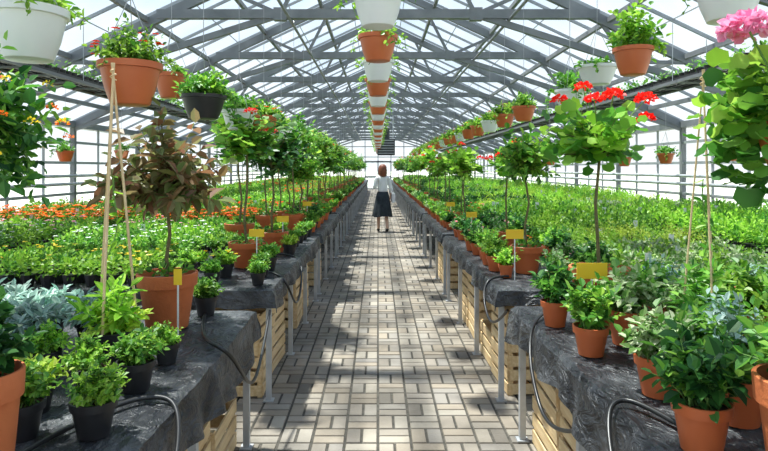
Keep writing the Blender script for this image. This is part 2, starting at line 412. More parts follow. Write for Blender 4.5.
for s in (-1,1):
    mb.beam((s*HW,0,EZ-.04),(0,0,RZ-.08),.08,.13,fm)
    mb.beam((s*HW,0,EZ-.1),(s*1.4,0,TZ),.06,.09,fm)
    mb.beam((s*1.4,0,TZ),(s*.9,0,RZ-.9*SL-.1),.05,.05,fm)
    mb.beam((s*1.4,0,TZ),(s*2.2,0,RZ-2.2*SL-.1),.05,.05,fm)
    mb.beam((s*3.6,0,3.17),(s*3.2,0,RZ-3.2*SL-.1),.05,.05,fm)
    mb.beam((s*3.6,0,3.17),(s*4.4,0,RZ-4.4*SL-.1),.05,.05,fm)
    mb.box((s*1.4,0,TZ),(.18,.11,.18),fm)
mb.beam((-TX,0,TZ),(TX,0,TZ),.10,.13,fm)
mb.beam((0,0,TZ),(0,0,RZ),.05,.05,fm)
tm=mb.mesh('roof_truss')
for y in TRY: obj(tm,'roof_truss',(0,y,0))
for x,z in ((0,3.76),(-1.25,3.76),(1.87,3.76)):
    mb=MB();mb.tube([(x,Y0+.2,z),(x,Y1-.2,z)],.022,'frame_paint',8);obj(mb.mesh('hanger_pipe'),'hanger_pipe')
for s in (-1,1):
    mb=MB();x=s*4.05;z=2.76
    mb.box((x-.22,20,z),(.03,40,.04),'frame_paint');mb.box((x+.22,20,z),(.03,40,.04),'frame_paint')
    y=.6
    while y<40:
        mb.box((x,y,z),(.44,.025,.025),'frame_paint')
        if int(y/.6)%4==0:
            mb.tube([(x-.22,y,z),(x-.22,y,RZ-abs(x-.22)*SL)],.005,'steel_galv',5);mb.tube([(x+.22,y,z),(x+.22,y,RZ-abs(x+.22)*SL)],.005,'steel_galv',5)
        y+=.6
    y=.9
    while y<39:
        for i in range(3):
            for j in range(4):
                mb.lathe([(0,0),(.035,0),(.05,.08),(.04,.08),(0,.07)],'plastic_black',(x-.13+.13*i,y-.2+.14*j,z+.03),8)
        mb.box((x-.2,y,z+.03),(.012,.58,.05),'plastic_black');mb.box((x+.2,y,z+.03),(.012,.58,.05),'plastic_black')
        for i in range(4): mb.box((x-.15+.1*i,y,z+.022),(.03,.56,.012),'plastic_black')
        n=50;P=np.stack([RNG.uniform(x-.2,x+.2,n),RNG.uniform(y-.26,y+.26,n),RNG.uniform(z+.12,z+.2,n)],1)
        mb.leaves(P,RNG.normal(0,1,(n,3))+np.array([0,0,.6]),.055,.03,'leaf_mid')
        y+=.6
    obj(mb.mesh('hanging_seedling_shelf'),'hanging_seedling_shelf')
mb=MB();y=26
mb.box((.35,y,2.55),(.75,.7,.7),'machine_dark')
for k in range(6): mb.box((.35,y-.36,2.28+.11*k),(.66,.03,.03),'steel_galv')
mb.lathe([(0,0),(.16,0),(.16,.5),(.0,.5)],'machine_dark',(.35,y,2.9),14)
for dx in (-.3,.3):
    for dy in (-.3,.3): mb.beam((.35+dx,y+dy,2.88),(.35+dx,y+dy,RZ-abs(.35+dx)*SL-.02),.03,.03,'steel_galv')
obj(mb.mesh('unit_heater'),'unit_heater')
# ------------------------------------------------------------ benches
TZt=.80
def tarp_mesh(W,L,seed,side,hang=.24):
    st=.035;mb=MB()
    us=np.arange(-hang,W+hang*.5+1e-6,st);vs=np.arange(-hang*.8,L+hang*.6+1e-6,st)
    V=[]
    for v in vs:
        for u in us:
            tu=max(-u,0,u-W);tv=max(-v,0,v-L)
            x=min(max(u,0),W);y=min(max(v,0),L)
            t=max(tu,tv);z=0
            nz=noise.noise(Vector((u*3,v*3,seed)));nn=noise.noise(Vector((u*9,v*9,seed+3)))
            rd=1-abs(noise.noise(Vector((u*5+v*2,v*4-u,seed+9))))*2
            z+=.004+.005*nz+.004*nn+.006*max(rd,0)**3
            if t>0:
                al=y if tu>=tv else x
                wv=noise.noise(Vector((al*7,seed,1)));w2=noise.noise(Vector((al*2,seed,7)))
                hl=t*(1+.45*w2);z-=hl
                o=.014+t*.26*(wv+.4)+.012*nn
                if tu>0: x+=(-o if u<0 else o)
                if tv>0: y+=(-o if v<0 else o)
            V.append((side*x,y,TZt+z-.004))
    nu=len(us);F=[]
    for j in range(len(vs)-1):
        for i in range(nu-1):
            a=j*nu+i;f=[a,a+1,a+nu+1,a+nu];F.append(f if side>0 else f[::-1])
    mb.add(V,F,'tarpaulin',True);return mb.mesh('tarpaulin')
def frame_mesh(W,L,side,first=.06):
    mb=MB();h=TZt-.012
    mb.box((side*W/2,L/2,h-.012),(W-.02,L-.02,.02),'plastic_black')
    for x in (.03,W/2,W-.03): mb.box((side*x,L/2,h-.045),(.035,L-.04,.045),'steel_galv')
    n=max(2,round(L/1.1)+1)
    for k in range(n):
        y=first+(L-2*first)*k/(n-1)
        mb.box((side*W/2,y,h-.045),(W-.06,.035,.04),'steel_galv')
        for x in (.035,W/2,W-.035):
            mb.box((side*x,y,(h-.02)/2),(.036,.036,h-.03),'steel_galv')
            mb.box((side*x,y,.004),(.07,.07,.008),'steel_galv')
    return mb.mesh('bench_frame')
def bench(x,y,side,tm,fm):
    e=empty('plant_bench',(side*x,y,0))
    obj(tm,'tarpaulin_cover',parent=e);obj(fm,'steel_frame',parent=e)
XL,XR=.74,.84
W=2.3
nl=3.2
bench(XL,.4,-1,tarp_mesh(W,nl,1.5,-1,.22),frame_mesh(W,nl,-1))
bench(XR,.4,1,tarp_mesh(W,nl+.1,4.5,1,.20),frame_mesh(W,nl+.1,1))
segs=[(4.2,3.3)]
y=7.8
while y<41: segs.append((y,3.3));y+=3.63
TL=tarp_mesh(W,3.3,8.5,-1,.14);TR=tarp_mesh(W,3.3,11.5,1,.14);FL=frame_mesh(W,3.3,-1);FR=frame_mesh(W,3.3,1)
for (y,l) in segs:
    bench(XL,y,-1,TL,FL);bench(XR,y,1,TR,FR)
    bench(3.3,y,-1,TL,FL);bench(3.4,y,1,TR,FR)
mb=MB();cw,cd,ch=.38,.5,.3
for sx in (-1,1):
    for sy in (-1,1): mb.box((sx*(cw/2-.02),sy*(cd/2-.02),ch/2),(.035,.035,ch),'pine')
for k in range(3):
    z=.05+.1*k
    for sx in (-1,1): mb.box((sx*(cw/2+.002),0,z),(.01,cd,.075),'pine')
    for sy in (-1,1): mb.box((0,sy*(cd/2+.002),z),(cw-.01,.01,.075),'pine')
for k in range(5): mb.box((-cw/2+.05+k*(cw-.1)/4,0,.012),(.055,cd-.02,.01),'pine')
cm=mb.mesh('wooden_crate')
def crate(x,y,z=0,r=0): obj(cm,'wooden_crate',(x,y,z+.001),r)
for (x,y,n) in ((-1.04,2.1,1),(-1.03,2.75,2),(-1.03,3.3,1),(-1.03,4.55,2),(-1.03,5.08,2),(-1.03,6.4,2),(-1.03,6.95,2),(-1.04,8.6,2),
                (1.12,2.25,1),(1.12,2.8,2),(1.12,3.34,2),(1.12,4.6,2),(1.12,5.13,1),(1.12,5.9,2),(1.12,6.45,2),(1.12,8.4,2),(1.12,8.95,2)):
    for k in range(n): crate(x,y,.302*k,random.uniform(-.05,.05))
def hose(name,P):
    cu=bpy.data.curves.new(name,'CURVE');cu.dimensions='3D';cu.bevel_depth=.009;cu.bevel_resolution=3
    sp=cu.splines.new('NURBS');sp.points.add(len(P)-1)
    for i,p in enumerate(P): sp.points[i].co=(*p,1)
    sp.use_endpoint_u=True;sp.order_u=4
    o=bpy.data.objects.new(name,cu);COL.objects.link(o);cu.materials.append(MATS['hose_rubber'])
hose('irrigation_hose',[(-1.05,1.7,.82),(-.95,2.1,.82),(-.80,2.2,.83),(-.70,2.15,.80),(-.66,1.95,.62),(-.66,1.7,.5),(-.7,1.3,.45)])
hose('irrigation_hose',[(-.98,3.4,.82),(-.88,2.95,.82),(-.75,2.75,.84),(-.68,2.8,.78),(-.66,3.0,.58),(-.68,3.3,.45),(-.7,3.6,.5),(-.72,4.0,.7)])
hose('irrigation_hose',[(1.0,1.8,.82),(.93,2.1,.83),(.84,2.15,.84),(.78,2.05,.78),(.75,1.9,.66),(.74,1.7,.6),(.78,1.3,.55)])
hose('irrigation_hose',[(.98,3.45,.82),(.86,3.3,.84),(.77,3.1,.74),(.76,2.9,.55),(.77,2.7,.45),(.80,2.4,.6)])
hose('irrigation_hose',[(-1.0,4.9,.82),(-.8,4.7,.84),(-.69,4.6,.78),(-.67,4.8,.55),(-.68,5.2,.5),(-.69,5.5,.7),(-.74,5.7,.84),(-1.0,5.8,.82)])
hose('irrigation_hose',[(1.0,4.6,.82),(.86,4.5,.84),(.78,4.5,.78),(.77,4.3,.6),(.79,4.1,.55),(.82,3.8,.75)])
# ------------------------------------------------------------ bedding patches
def patch(Wx,Ly,leaf,fl=None,fp=.5,fs=.018,H=.16,sp=.15,leaf2=None,n=55,L=.04,Wd=.026,black=True,cards=.04,nfl=3,hv=(.6,1.35)):
    mb=MB();nx=int(Wx/sp);ny=int(Ly/sp)
    for i in range(nx):
        for j in range(ny):
            x=-Wx/2+sp*(i+.5)+random.uniform(-.012,.012);y=-Ly/2+sp*(j+.5)+random.uniform(-.012,.012);r=.052;h=.085
            mb.lathe([(.7*r,0),(r,h),(.9*r,h),(0,h*.85)],'plastic_black' if black else 'terracotta_plastic',(x,y,0),8)
            if random.random()<.03: continue
            hh=H*random.uniform(*hv)
            c=(x,y,h+hh*.35)
            u=sph(n);P=np.array(c)+u*RNG.uniform(.3,1,(n,1))*np.array([.072,.072,hh*.6]);P[:,2]=np.maximum(P[:,2],h*.9)
            lf=leaf if (leaf2 is None or random.random()<.6) else leaf2
            mb.leaves(P,u+RNG.normal(0,.5,(n,3))+np.array([0,0,.3]),L,Wd,lf)
            if random.random()<cards: mb.box((x+.03,y-.03,h+hh*.7),(.045,.002,.07),'card_white')
            if fl and random.random()<fp*2:
                q=shell_pts(c,(.07,.07,hh*.75),nfl,.2)
                for p in q:
                    m=4;a=np.arange(m)*math.pi*2/m+random.random()
                    mb.leaves(np.tile(p,(m,1)),np.stack([np.cos(a),np.sin(a),np.full(m,.2)],1),fs,fs,fl,upj=.2)
    return mb
P_A={};P_B={}
def mk(key,**k):
    P_A[key]=patch(1.35,1.1,**k).mesh('bedding_patch');P_B[key]=patch(2.2,1.1,**k).mesh('bedding_patch_wide')
mk('green',leaf='leaf_bright',leaf2='leaf_mid',H=.22,n=75)
mk('fine',leaf='leaf_bright',leaf2='leaf_lime',H=.24,n=110,L=.03,Wd=.012)
mk('mid',leaf='leaf_mid',leaf2='leaf_bright',H=.2,n=70,black=False)
mk('dark',leaf='leaf_dark',leaf2='leaf_mid',H=.22,n=70,L=.05,Wd=.032)
mk('var',leaf='leaf_varieg',leaf2='leaf_bright',H=.18,n=70,cards=.1)
mk('red',leaf='leaf_mid',fl='petal_red',fp=.2,H=.17,fs=.036,nfl=4)
mk('orange',leaf='leaf_mid',fl='petal_orange',H=.17,fs=.038,nfl=5)
mk('white',leaf='leaf_mid',fl='petal_white',fp=.3,H=.17,fs=.022,leaf2='leaf_bright',nfl=3)
mk('pink',leaf='leaf_mid',fl='petal_pink',fp=.2,H=.16,fs=.022,nfl=3,leaf2='leaf_bright')
mk('yellow',leaf='leaf_bright',fl='petal_yellow',fp=.2,H=.13,leaf2='leaf_mid',fs=.022,hv=(.8,1.15))
ZT=TZt+.006
def pa(key,x,y,wide=False,zs=None):
    zs=zs or random.uniform(.85,1.25)
    obj((P_B if wide else P_A)[key],'bedding_plants',(x,y,ZT),random.choice((0,math.pi)),(1,1,zs))
rowL=[['yellow','white','pink'],['orange','green','red'],['green','mid','green']]
rowR=[['var','fine','green'],['green','mid','fine'],['dark','fine','mid']]
for si,(y,l) in enumerate(segs):
    for k in range(3):
        yy=y+.55+k*1.1
        kl=rowL[si][k] if si<3 else random.choice(['green','mid','fine','red'])
        kr=rowR[si][k] if si<3 else random.choice(['green','fine','dark','mid'])
        pa(kl,-(XL+.9+.7),yy,zs=1);pa(kl if si<2 else random.choice(['green','red','mid']),-(3.3+1.15),yy,True,1)
        pa(kr,XR+.9+.7,yy);pa(random.choice(['green','fine','var','mid','green','fine']),3.4+1.15,yy,True)
# positions of standards (kept on the benches, clear of bench gaps)
def onbench(y,r=.16):
    for (a,l) in segs:
        if y<a+l-r: return max(y,a+r)
    return None
SP=[]
def addpos(side,x,y,kind,s):
    y=onbench(y)
    if y is None: return
    for (x2,y2,_,_) in SP:
        if (x-x2)**2+(y-y2)**2<.34**2: return
    SP.append((x,y,kind,s))
SP.append((1.20,4.85,'fn0',(.98,.98,.98)))
y=6.0;i=0
while y<40:
    addpos(1,1.20+random.uniform(-.06,.14),y,('gt%d'%(i%3)) if i%3!=2 else 'fn%d'%random.randrange(3),(random.uniform(.9,1.15),)*2+(random.uniform(.80,1.06),));i+=1
    y+=random.uniform(.95,1.9)
y=5.15;i=0
while y<40:
    addpos(-1,-1.08+random.uniform(-.05,.05),y,'fn%d'%(i%3) if i%4 else 'gt2',(random.uniform(.95,1.25),)*2+(random.uniform(.85,1.1),));i+=1
    if y>5.5: addpos(-1,-1.48+random.uniform(-.03,.03),y+.45,'fn%d'%random.randrange(3),(random.uniform(1.1,1.35),)*2+(random.uniform(.9,1.15),))
    y+=random.uniform(.85,1.45)
def clear(x,y,d=.24): return all((x-a)**2+(y-b)**2>d*d for (a,b,_,_) in SP)
# ------------------------------------------------------------ potted herbs
T='terracotta_plastic';B='plastic_black'
HM={
'tg1':herb(T,.08,.13,'leaf_mid',.2,.125,24,.040,.026,leaf2='leaf_bright'),
'tg2':herb(T,.085,.14,'leaf_bright',.17,.13,30,.034,.024,leaf2='leaf_mid'),
'tg3':herb(T,.08,.14,'leaf_dark',.22,.135,24,.048,.03,leaf2='leaf_mid'),
'tg4':herb(T,.085,.14,'leaf_mid',.24,.14,36,.034,.017,leaf2='leaf_silver',nl=9),
'tv':herb(T,.085,.14,'leaf_varieg',.18,.13,30,.036,.028,leaf2='leaf_mid'),
'tr':herb(T,.085,.14,'leaf_mid',.2,.13,16,.055,.05,fl='petal_red',nf=4,fs=.025,rnd=True,nl=6,leaf2='leaf_bright'),
'tp':herb(T,.085,.14,'leaf_dark',.2,.13,24,.042,.035,fl='petal_pink',nf=5,fs=.02,leaf2='leaf_mid'),
'bg1':herb(B,.075,.12,'leaf_bright',.11,.10,34,.022,.017,leaf2='leaf_mid'),
'bg2':herb(B,.075,.12,'leaf_mid',.12,.10,30,.027,.02,leaf2='leaf_bright'),
'bl':herb(B,.075,.11,'leaf_lime',.10,.10,34,.022,.018,leaf2='leaf_bright'),
'bs':herb(B,.08,.11,'leaf_silver',.15,.13,30,.05,.02,nl=8),
'by':herb(B,.07,.11,'leaf_bright',.12,.10,24,.034,.024,fl='petal_yellow',nf=5,fs=.018),
}
NM={'tg1':'potted_herb','tg2':'potted_basil','tg3':'potted_shrub','tg4':'potted_sage','tv':'potted_plectranthus','tr':'potted_geranium','tp':'potted_impatiens','bg1':'potted_parsley','bg2':'potted_mint','bl':'potted_golden_creeper','bs':'potted_dusty_miller','by':'potted_primrose'}
HM={k:v.mesh(NM[k]) for k,v in HM.items()}
def hp(k,x,y,s=1,z=ZT): obj(HM[k],NM[k],(x,y,z),random.random()*6.28,s)
for k,x,y,s in (('bg1',-.90,1.90,.95),('bg2',-1.12,1.88,.95),('bl',-1.19,2.08,.9),('bg1',-1.07,2.24,.9),('bg2',-.92,2.28,.95),('bg1',-.915,2.6,.72),
    ('bs',-1.54,2.62,1.05),('bs',-1.38,2.90,1.0),('bs',-1.62,2.95,1.05),('bs',-1.75,2.75,1.1),('bs',-1.88,2.98,1.1),
    ('bg2',-.99,3.45,.9),('bg1',-1.35,2.42,.9),('bs',-1.6,2.3,1),('bs',-2.15,3.0,1.1),('bl',-1.38,2.18,.9),('bg1',-1.4,1.95,.9),('bs',-1.85,2.4,1),('bs',-1.75,2.55,1),('bg1',-1.6,2.05,1),('bg2',-1.4,1.72,.9)):
    hp(k,x,y,s)
for k,x,y,s in (('tg1',.965,2.72,1),('tg3',.95,3.22,.95),('tv',1.05,2.24,1.05),('tg3',.97,1.80,1.05),('tg4',1.20,2.0,1.1)):
    hp(k,x,y,s)
yy=1.75
while yy<3.62:
    xx=1.20+.12*random.random()
    while xx<2.9:
        ok=not(abs(xx-1.22)<.29 and abs(yy-3.31)<.28) and not (xx<1.40 and yy<2.17) and not(xx<1.3 and yy<1.9) and not(abs(xx-1.42)<.2 and abs(yy-2.62)<.2)
        if ok: hp(random.choice(['tg1','tg2','tg3','tg4','tv','tg1','tg4','tp','tv','tg2']),xx,yy+random.uniform(-.03,.03),random.uniform(.85,1.25))
        xx+=.29
    yy+=.29
for si,(y,l) in enumerate(segs[:9]):
    n=11 if si<5 else 7
    for k in range(n):
        yk=y+.14+k*(l-.28)/(n-1)
        for row,xo in enumerate((.14,.46,.74)):
            if si>3 and row: continue
            xr=XR+xo+random.uniform(-.02,.02);xl=-(XL+xo+random.uniform(-.02,.02))
            if random.random()<.82 and clear(xr,yk) and not(si==0 and k==0 and row==0): hp(random.choice(['tg1','tg2','tr','tg3','tv','tp']) ,xr,yk,random.uniform(.65,.95))
            if random.random()<.8 and clear(xl,yk): hp(random.choice(['by','bg2','bg1','bl'] if si<1 else ['tg1','bg2','tr','bl','tg3']),xl,yk,random.uniform(.7,1.0))
# ------------------------------------------------------------ standards
rose=tree('terracotta',.155,.29,.80,.31,'leaf_bronze',36,.08,.048,tz=.98,sr=.012,nl=7,fill=20,droop=.4,leaf2='leaf_bronze',umin=-.55,var=(.5,1.25)).mesh('rose_tree')
obj(rose,'potted_rose_tree',(-1.12,3.19,ZT),.5)
ger=tree('terracotta',.16,.30,1.00,.25,'leaf_mid',26,.08,.08,fl='petal_red',nf=0,tz=.75,rnd=True,nl=5,fill=30,umin=-.6,leaf2='leaf_bright',var=(.55,1.25))
for p in ((.06,-.05,1.24),(-.22,.0,1.22),(.24,-.05,1.22),(-.06,.08,1.30),(.13,.12,1.27),(.30,.1,1.12),(-.10,-.2,1.20)):
    ger.tube([(p[0]*.2,p[1]*.2,1.0),(p[0]*.7,p[1]*.7,1.14),p],.003,'stem_green',4);umbel(ger,p,random.uniform(.035,.055),'petal_red',90)
obj(ger.mesh('geranium_tree'),'geranium_standard',(1.22,3.31,ZT),.0)
SM={}
for i in range(3):
    SM['gt%d'%i]=tree(T,.13,.22,.92+.10*i,.21+.02*i,'leaf_bright' if i%2 else 'leaf_mid',24,.075,.07,fl='petal_red',nf=(4,3,2)[i],fr=.042,tz=(.8,1.1,.9)[i],leaf2='leaf_bright',rnd=True,nl=5,fill=50,var=(.5,1.4)).mesh('geranium_tree_b')
    SM['fn%d'%i]=tree(T,.13,.22,.95+.11*i,.24+.03*i,('leaf_mid','leaf_dark','leaf_mid')[i],34,.065,.042,tz=(1.0,1.3,.85)[i],leaf2='leaf_mid' if i==1 else 'leaf_bright',nl=7,fill=50,var=(.45,1.4)).mesh('fuchsia_tree')
for (x,y,k,s) in SP: obj(SM[k],'geranium_standard' if k[0]=='g' else 'fuchsia_standard',(x,y,ZT),random.random()*6,s)
def edgepot(x,y,r,h,leaf):
    mb=MB();pot(mb,r,h,'terracotta',32);sprigs(mb,(0,0,h*.88),r*.4,(0,0,h+.05),(r*1.1,r*1.1,.14),16,.045,.03,leaf);obj(mb.mesh('potted_shrub_large'),'large_terracotta_pot',(x,y,ZT))
edgepot(-1.045,1.58,.10,.31,'leaf_dark');edgepot(1.12,1.55,.13,.30,'leaf_mid')
def tripod(x,y,potr,poth,potm,H,leaf,lf2,spread,nstk=3,wide=.14,sr=.0065,rz=0):
    mb=MB();pot(mb,potr,poth,potm,24)
    apex=np.array([0,0,H])
    for k in range(nstk):
        a=2*math.pi*k/nstk+.5
        b=np.array([spread*math.cos(a),spread*math.sin(a),poth*.85]);t=apex+(apex-b)*.05
        mb.tube([b,t],[sr,sr*.8],'bamboo',6)
    mb.tube([(0.012*math.cos(a),.012*math.sin(a),H-.02+.004*a) for a in np.linspace(0,12,24)],.003,'bamboo',4)
    sprigs(mb,(0,0,poth*.88),potr*.5,(0,0,poth+.07),(wide,wide,.16),16,.075,.026,leaf,nl=6,r=.003)
    sprigs(mb,(0,0,poth*.88),potr*.6,(0,0,poth+.02),(wide*1.05,wide*1.05,.09),18,.034,.024,lf2,nl=7,r=.0025)
    P=[(spread*.6*(1-t)*math.cos(t*9),spread*.6*(1-t)*math.sin(t*9),poth+t*(H-poth)*.6) for t in np.linspace(0,1,20)]
    mb.tube(P,.003,'stem_green',4);P=np.array(P);mb.leaves(P,RNG.normal(0,1,(20,3)),.05,.028,leaf)
    obj(mb.mesh('climber'),'staked_climber',(x,y,ZT),rz)
tripod(-1.165,2.64,.12,.14,B,1.25,'leaf_bright','leaf_lime',.10)
tripod(1.42,2.62,.10,.16,T,1.22,'leaf_mid','leaf_mid',.085,sr=.0045,wide=.12)
def label(x,y,h,w=.16,hh=.08,m='card_yellow'):
    mb=MB();mb.box((0,0,(h-hh)/2),(.008,.005,h-hh),'card_white');mb.box((0,-.004,h-hh/2),(w,.004,hh),m)
    obj(mb.mesh('plant_label'),'plant_label',(x,y,ZT),random.uniform(-.15,.15))
label(1.09,3.06,.36);label(1.03,4.52,.38,.13,.07);label(-.96,4.75,.36,.12,.06);label(-.96,6.05,.36,.12,.06);label(1.03,6.6,.36,.12,.06);label(-.98,8.3,.38,.12,.06);label(1.03,8.5,.36,.12,.06);label(-1.0,3.0,.34,.04,.08,'card_yellow')
# ------------------------------------------------------------ hanging pots
def hang(name,x,y,zb,r,h,potm,pipez=3.76,**k):
    mb=hanging(potm,r,h,pipez-zb-.02,**k);obj(mb.mesh(name),name,(x,y,zb),random.random()*6)
CM=[]
for pm in ('plastic_white','terracotta_plastic'):
    CM.append(hanging(pm,.15,.2,3.74-2.47,'leaf_bright',110,.04,.027,.15,.08,ntr=7,trl=.12).mesh('hanging_basket'))
ys=[3.5,4.62,5.7,6.85];
while ys[-1]<34: ys.append(ys[-1]+1.17)
for i,y in enumerate(ys): obj(CM[i%2],'hanging_basket',(0,y,2.47),random.random()*6)
hang('hanging_basket',-1.23,2.98,1.96,.15,.21,'terracotta_plastic',leaf='leaf_bright',leaf2='leaf_mid',n=500,L=.028,W=.018,Rf=.17,Hf=.18,fl='petal_red',nf=16,fs=.02,ntr=5,trl=.06)
hang('hanging_basket',-1.60,4.65,2.19,.13,.19,'terracotta_plastic',pipez=3.76,leaf='leaf_mid',n=60,L=.035,W=.025,Rf=.1,Hf=.06,ntr=2,trl=.08)
hang('hanging_basket',-1.25,4.3,2.00,.16,.17,'plastic_black',leaf='leaf_mid',leaf2='leaf_bright',n=340,L=.05,W=.028,Rf=.19,Hf=.17,ntr=6,trl=.12)
LM=[hanging(pm,.155,.18,3.74-1.99,'leaf_bright' if i else 'leaf_mid',220,.045,.028,.18,.14,ntr=6,trl=.14,fl=f,nf=8,fs=.028,leaf2='leaf_mid').mesh('hanging_basket') for i,(pm,f) in enumerate((('plastic_white',None),('terracotta_plastic','petal_red'),('plastic_white','petal_pink')))]
y=5.4;i=0
while y<32: obj(LM[i%3],'hanging_basket',(-1.25,y,1.99+.05*(i%2)),random.random()*6);i+=1;y+=1.17
hang('hanging_basket',1.87,4.4,2.33,.14,.20,'terracotta_plastic',leaf='leaf_bright',n=320,L=.05,W=.036,Rf=.19,Hf=.28,ntr=2,trl=.1,leaf2='leaf_mid')
hang('hanging_basket',1.87,5.12,2.36,.165,.16,'plastic_white',leaf='leaf_mid',n=60,L=.045,W=.03,Rf=.13,Hf=.06,ntr=2,trl=.1)
hang('hanging_basket',1.87,5.85,2.23,.15,.18,'plastic_white',leaf='leaf_mid',n=240,L=.045,W=.03,Rf=.19,Hf=.18,ntr=8,trl=.25)
RM=[hanging(pm,.15,.19,3.74-2.27,'leaf_bright',240,.045,.03,.18,.15,ntr=6,trl=.16,fl=f,nf=8,fs=.028,leaf2='leaf_mid').mesh('hanging_basket') for pm,f in (('terracotta_plastic',None),('terracotta_plastic','petal_red'),('plastic_white','petal_red'))]
y=7.7;i=0
while y<32: obj(RM[i%3],'hanging_basket',(1.87,y,2.25),random.random()*6);i+=1;y+=1.17
for (x,y,z) in ((5.0,8.5,1.75),(4.7,9.8,1.72),(4.6,11.2,1.68),(3.0,10.5,1.7),(-4.9,9.4,1.75),(-4.7,11.0,1.8)):
    top=RZ-abs(x)*SL-.03
    mb=hanging('terracotta_plastic',.13,.17,top-z-.04,'leaf_mid',160,.045,.03,.15,.12,ntr=4,trl=.12);obj(mb.mesh('hanging_basket'),'hanging_basket',(x,y,z))
hang('hanging_basket',-1.76,3.02,2.19,.185,.26,'plastic_white',pipez=4.4,leaf='leaf_bright',n=160,L=.05,W=.03,Rf=.2,Hf=.1,ntr=4,trl=.1)
mb=hanging('plastic_black',.14,.16,4.4-1.70-.02,'leaf_mid',300,.058,.038,.33,.36,ntr=10,trl=.2,leaf2='leaf_dark')
sprigs(mb,(0,0,.16),.06,(0,0,.14),(.36,.34,.30),60,.062,.040,'leaf_mid',nl=7,umin=-.85,start=.35)
sprigs(mb,(0,0,.16),.06,(0,0,.12),(.36,.34,.30),30,.062,.040,'leaf_dark',nl=7,umin=-.85,start=.35)
for p in shell_pts((0,0,.16),(.38,.36,.34),34,-.4): umbel(mb,p,.024,random.choice(['petal_yellow','petal_orange','petal_yellow']),18)
obj(mb.mesh('hanging_lantana'),'hanging_lantana',(-1.74,2.55,1.66),.4)
def pinkger():
    mb=MB();r,h=.17,.2;bowl(mb,r,h,'terracotta_plastic')
    top=4.3-1.66
    for k in range(3):
        a=2*math.pi*k/3;mb.tube([(r*math.cos(a),r*math.sin(a),h*.95),(0,0,h+.6)],.0025,'wire',4)
    mb.tube([(0,0,h+.59),(0,0,top)],.003,'wire',4)
    c=(-.03,0,h+.03)
    sprigs(mb,(0,0,h*.88),.07,c,(.32,.30,.30),40,.08,.08,'leaf_bright',nl=5,rnd=True,umin=-.6,start=.45)
    sprigs(mb,(0,0,h*.88),.07,c,(.31,.30,.30),40,.08,.08,'leaf_mid',nl=5,rnd=True,umin=-.7,start=.45)
    mb.rounds(np.array([-.17,0,.10])+sph(80)*np.array([.11,.18,.15]),sph(80)+np.array([-.6,-.3,0]),.08,'leaf_mid')
    for p in ((-.225,-.02,.535),(.05,.1,.60),(.06,-.15,.56)):
        mb.tube([(0,0,h),(p[0]*.6,p[1]*.6,p[2]*.7),p],.004,'stem_green',5);umbel(mb,p,.085,'petal_pink',170)
    obj(mb.mesh('hanging_pink_geranium'),'hanging_pink_geranium',(1.57,2.2,1.62))
pinkger()
hang('hanging_basket',1.87,3.2,2.43,.17,.2,'plastic_white',leaf='leaf_bright',n=160,L=.05,W=.035,Rf=.2,Hf=.14,ntr=5,trl=.12)
# ------------------------------------------------------------ woman
def skin(name,verts,edges,rad,mat,parent,sub=2):
    me=bpy.data.meshes.new(name);me.from_pydata(verts,edges,[]);me.materials.append(MATS[mat])
    o=obj(me,name,parent=parent)
    md=o.modifiers.new('Skin','SKIN');md.use_smooth_shade=True
    sv=me.skin_vertices[0].data if len(me.skin_vertices) else None
    if sv is None:
        bpy.context.view_layer.objects.active=o;o.select_set(True);bpy.ops.mesh.customdata_skin_add();sv=me.skin_vertices[0].data
    for i,r in enumerate(rad):
        rr=r if isinstance(r,tuple) else (r,r);sv[i].radius=rr;sv[i].use_root=(i==0)
    s=o.modifiers.new('Sub','SUBSURF');s.levels=sub;s.render_levels=sub
    return o
wm=empty('woman',(.12,15.5,0))
V=[(0,0,.93),(0,0,1.08),(0,.0,1.27),(0,-.01,1.40),(0,0,1.50),(0,.005,1.56),
 (-.155,-.01,1.385),(-.215,-.02,1.12),(-.15,.17,1.17),(-.13,.23,1.20),
 (.155,-.01,1.385),(.205,-.03,1.12),(.215,.05,.90),(.213,.075,.83),
 (-.085,0,.86),(-.09,.10,.48),(-.085,.10,.10),(-.085,.20,.035),
 (.085,0,.86),(.09,-.02,.48),(.09,-.16,.12),(.09,-.07,.035)]
E=[(0,1),(1,2),(2,3),(3,4),(4,5),(3,6),(6,7),(7,8),(8,9),(3,10),(10,11),(11,12),(12,13),(0,14),(14,15),(15,16),(16,17),(0,18),(18,19),(19,20),(20,21)]
Rr=[(.15,.11),(.115,.09),(.13,.095),(.075,.06),.046,.05,.05,.036,.024,.026,.05,.036,.024,.026,.085,.055,.036,.032,.085,.055,.036,.032]
skin('body',V,E,Rr,'skin',wm)
def hand(base,d,side):
    d=np.array(d)/np.linalg.norm(d);sx=np.array([side,0,0.])
    for k in range(4):
        l=(.065,.075,.07,.055)[k];b=np.array(base)+d*.02+np.cross(d,sx)*(k-1.5)*.017
        skin('finger_%d'%(k+1),[tuple(b),tuple(b+d*l*.5),tuple(b+d*l+np.array([-side*.015,0,0]))],[(0,1),(1,2)],[.009,.008,.006],'skin',wm,1)
    b=np.array(base)-d*.02;c=np.cross(d,sx)
    skin('thumb',[tuple(b),tuple(b+d*.03-c*.035),tuple(b+d*.06-c*.04)],[(0,1),(1,2)],[.011,.009,.007],'skin',wm,1)
hand((-.13,.245,1.205),(.1,1,.3),-1);hand((.213,.08,.82),(0,.3,-1),1)
mb=MB()
prof=[(0,-.115),(.035,-.11),(.055,-.085),(.066,-.045),(.073,0),(.076,.04),(.07,.08),(.045,.108),(0,.118)]
Vv=[];seg=20
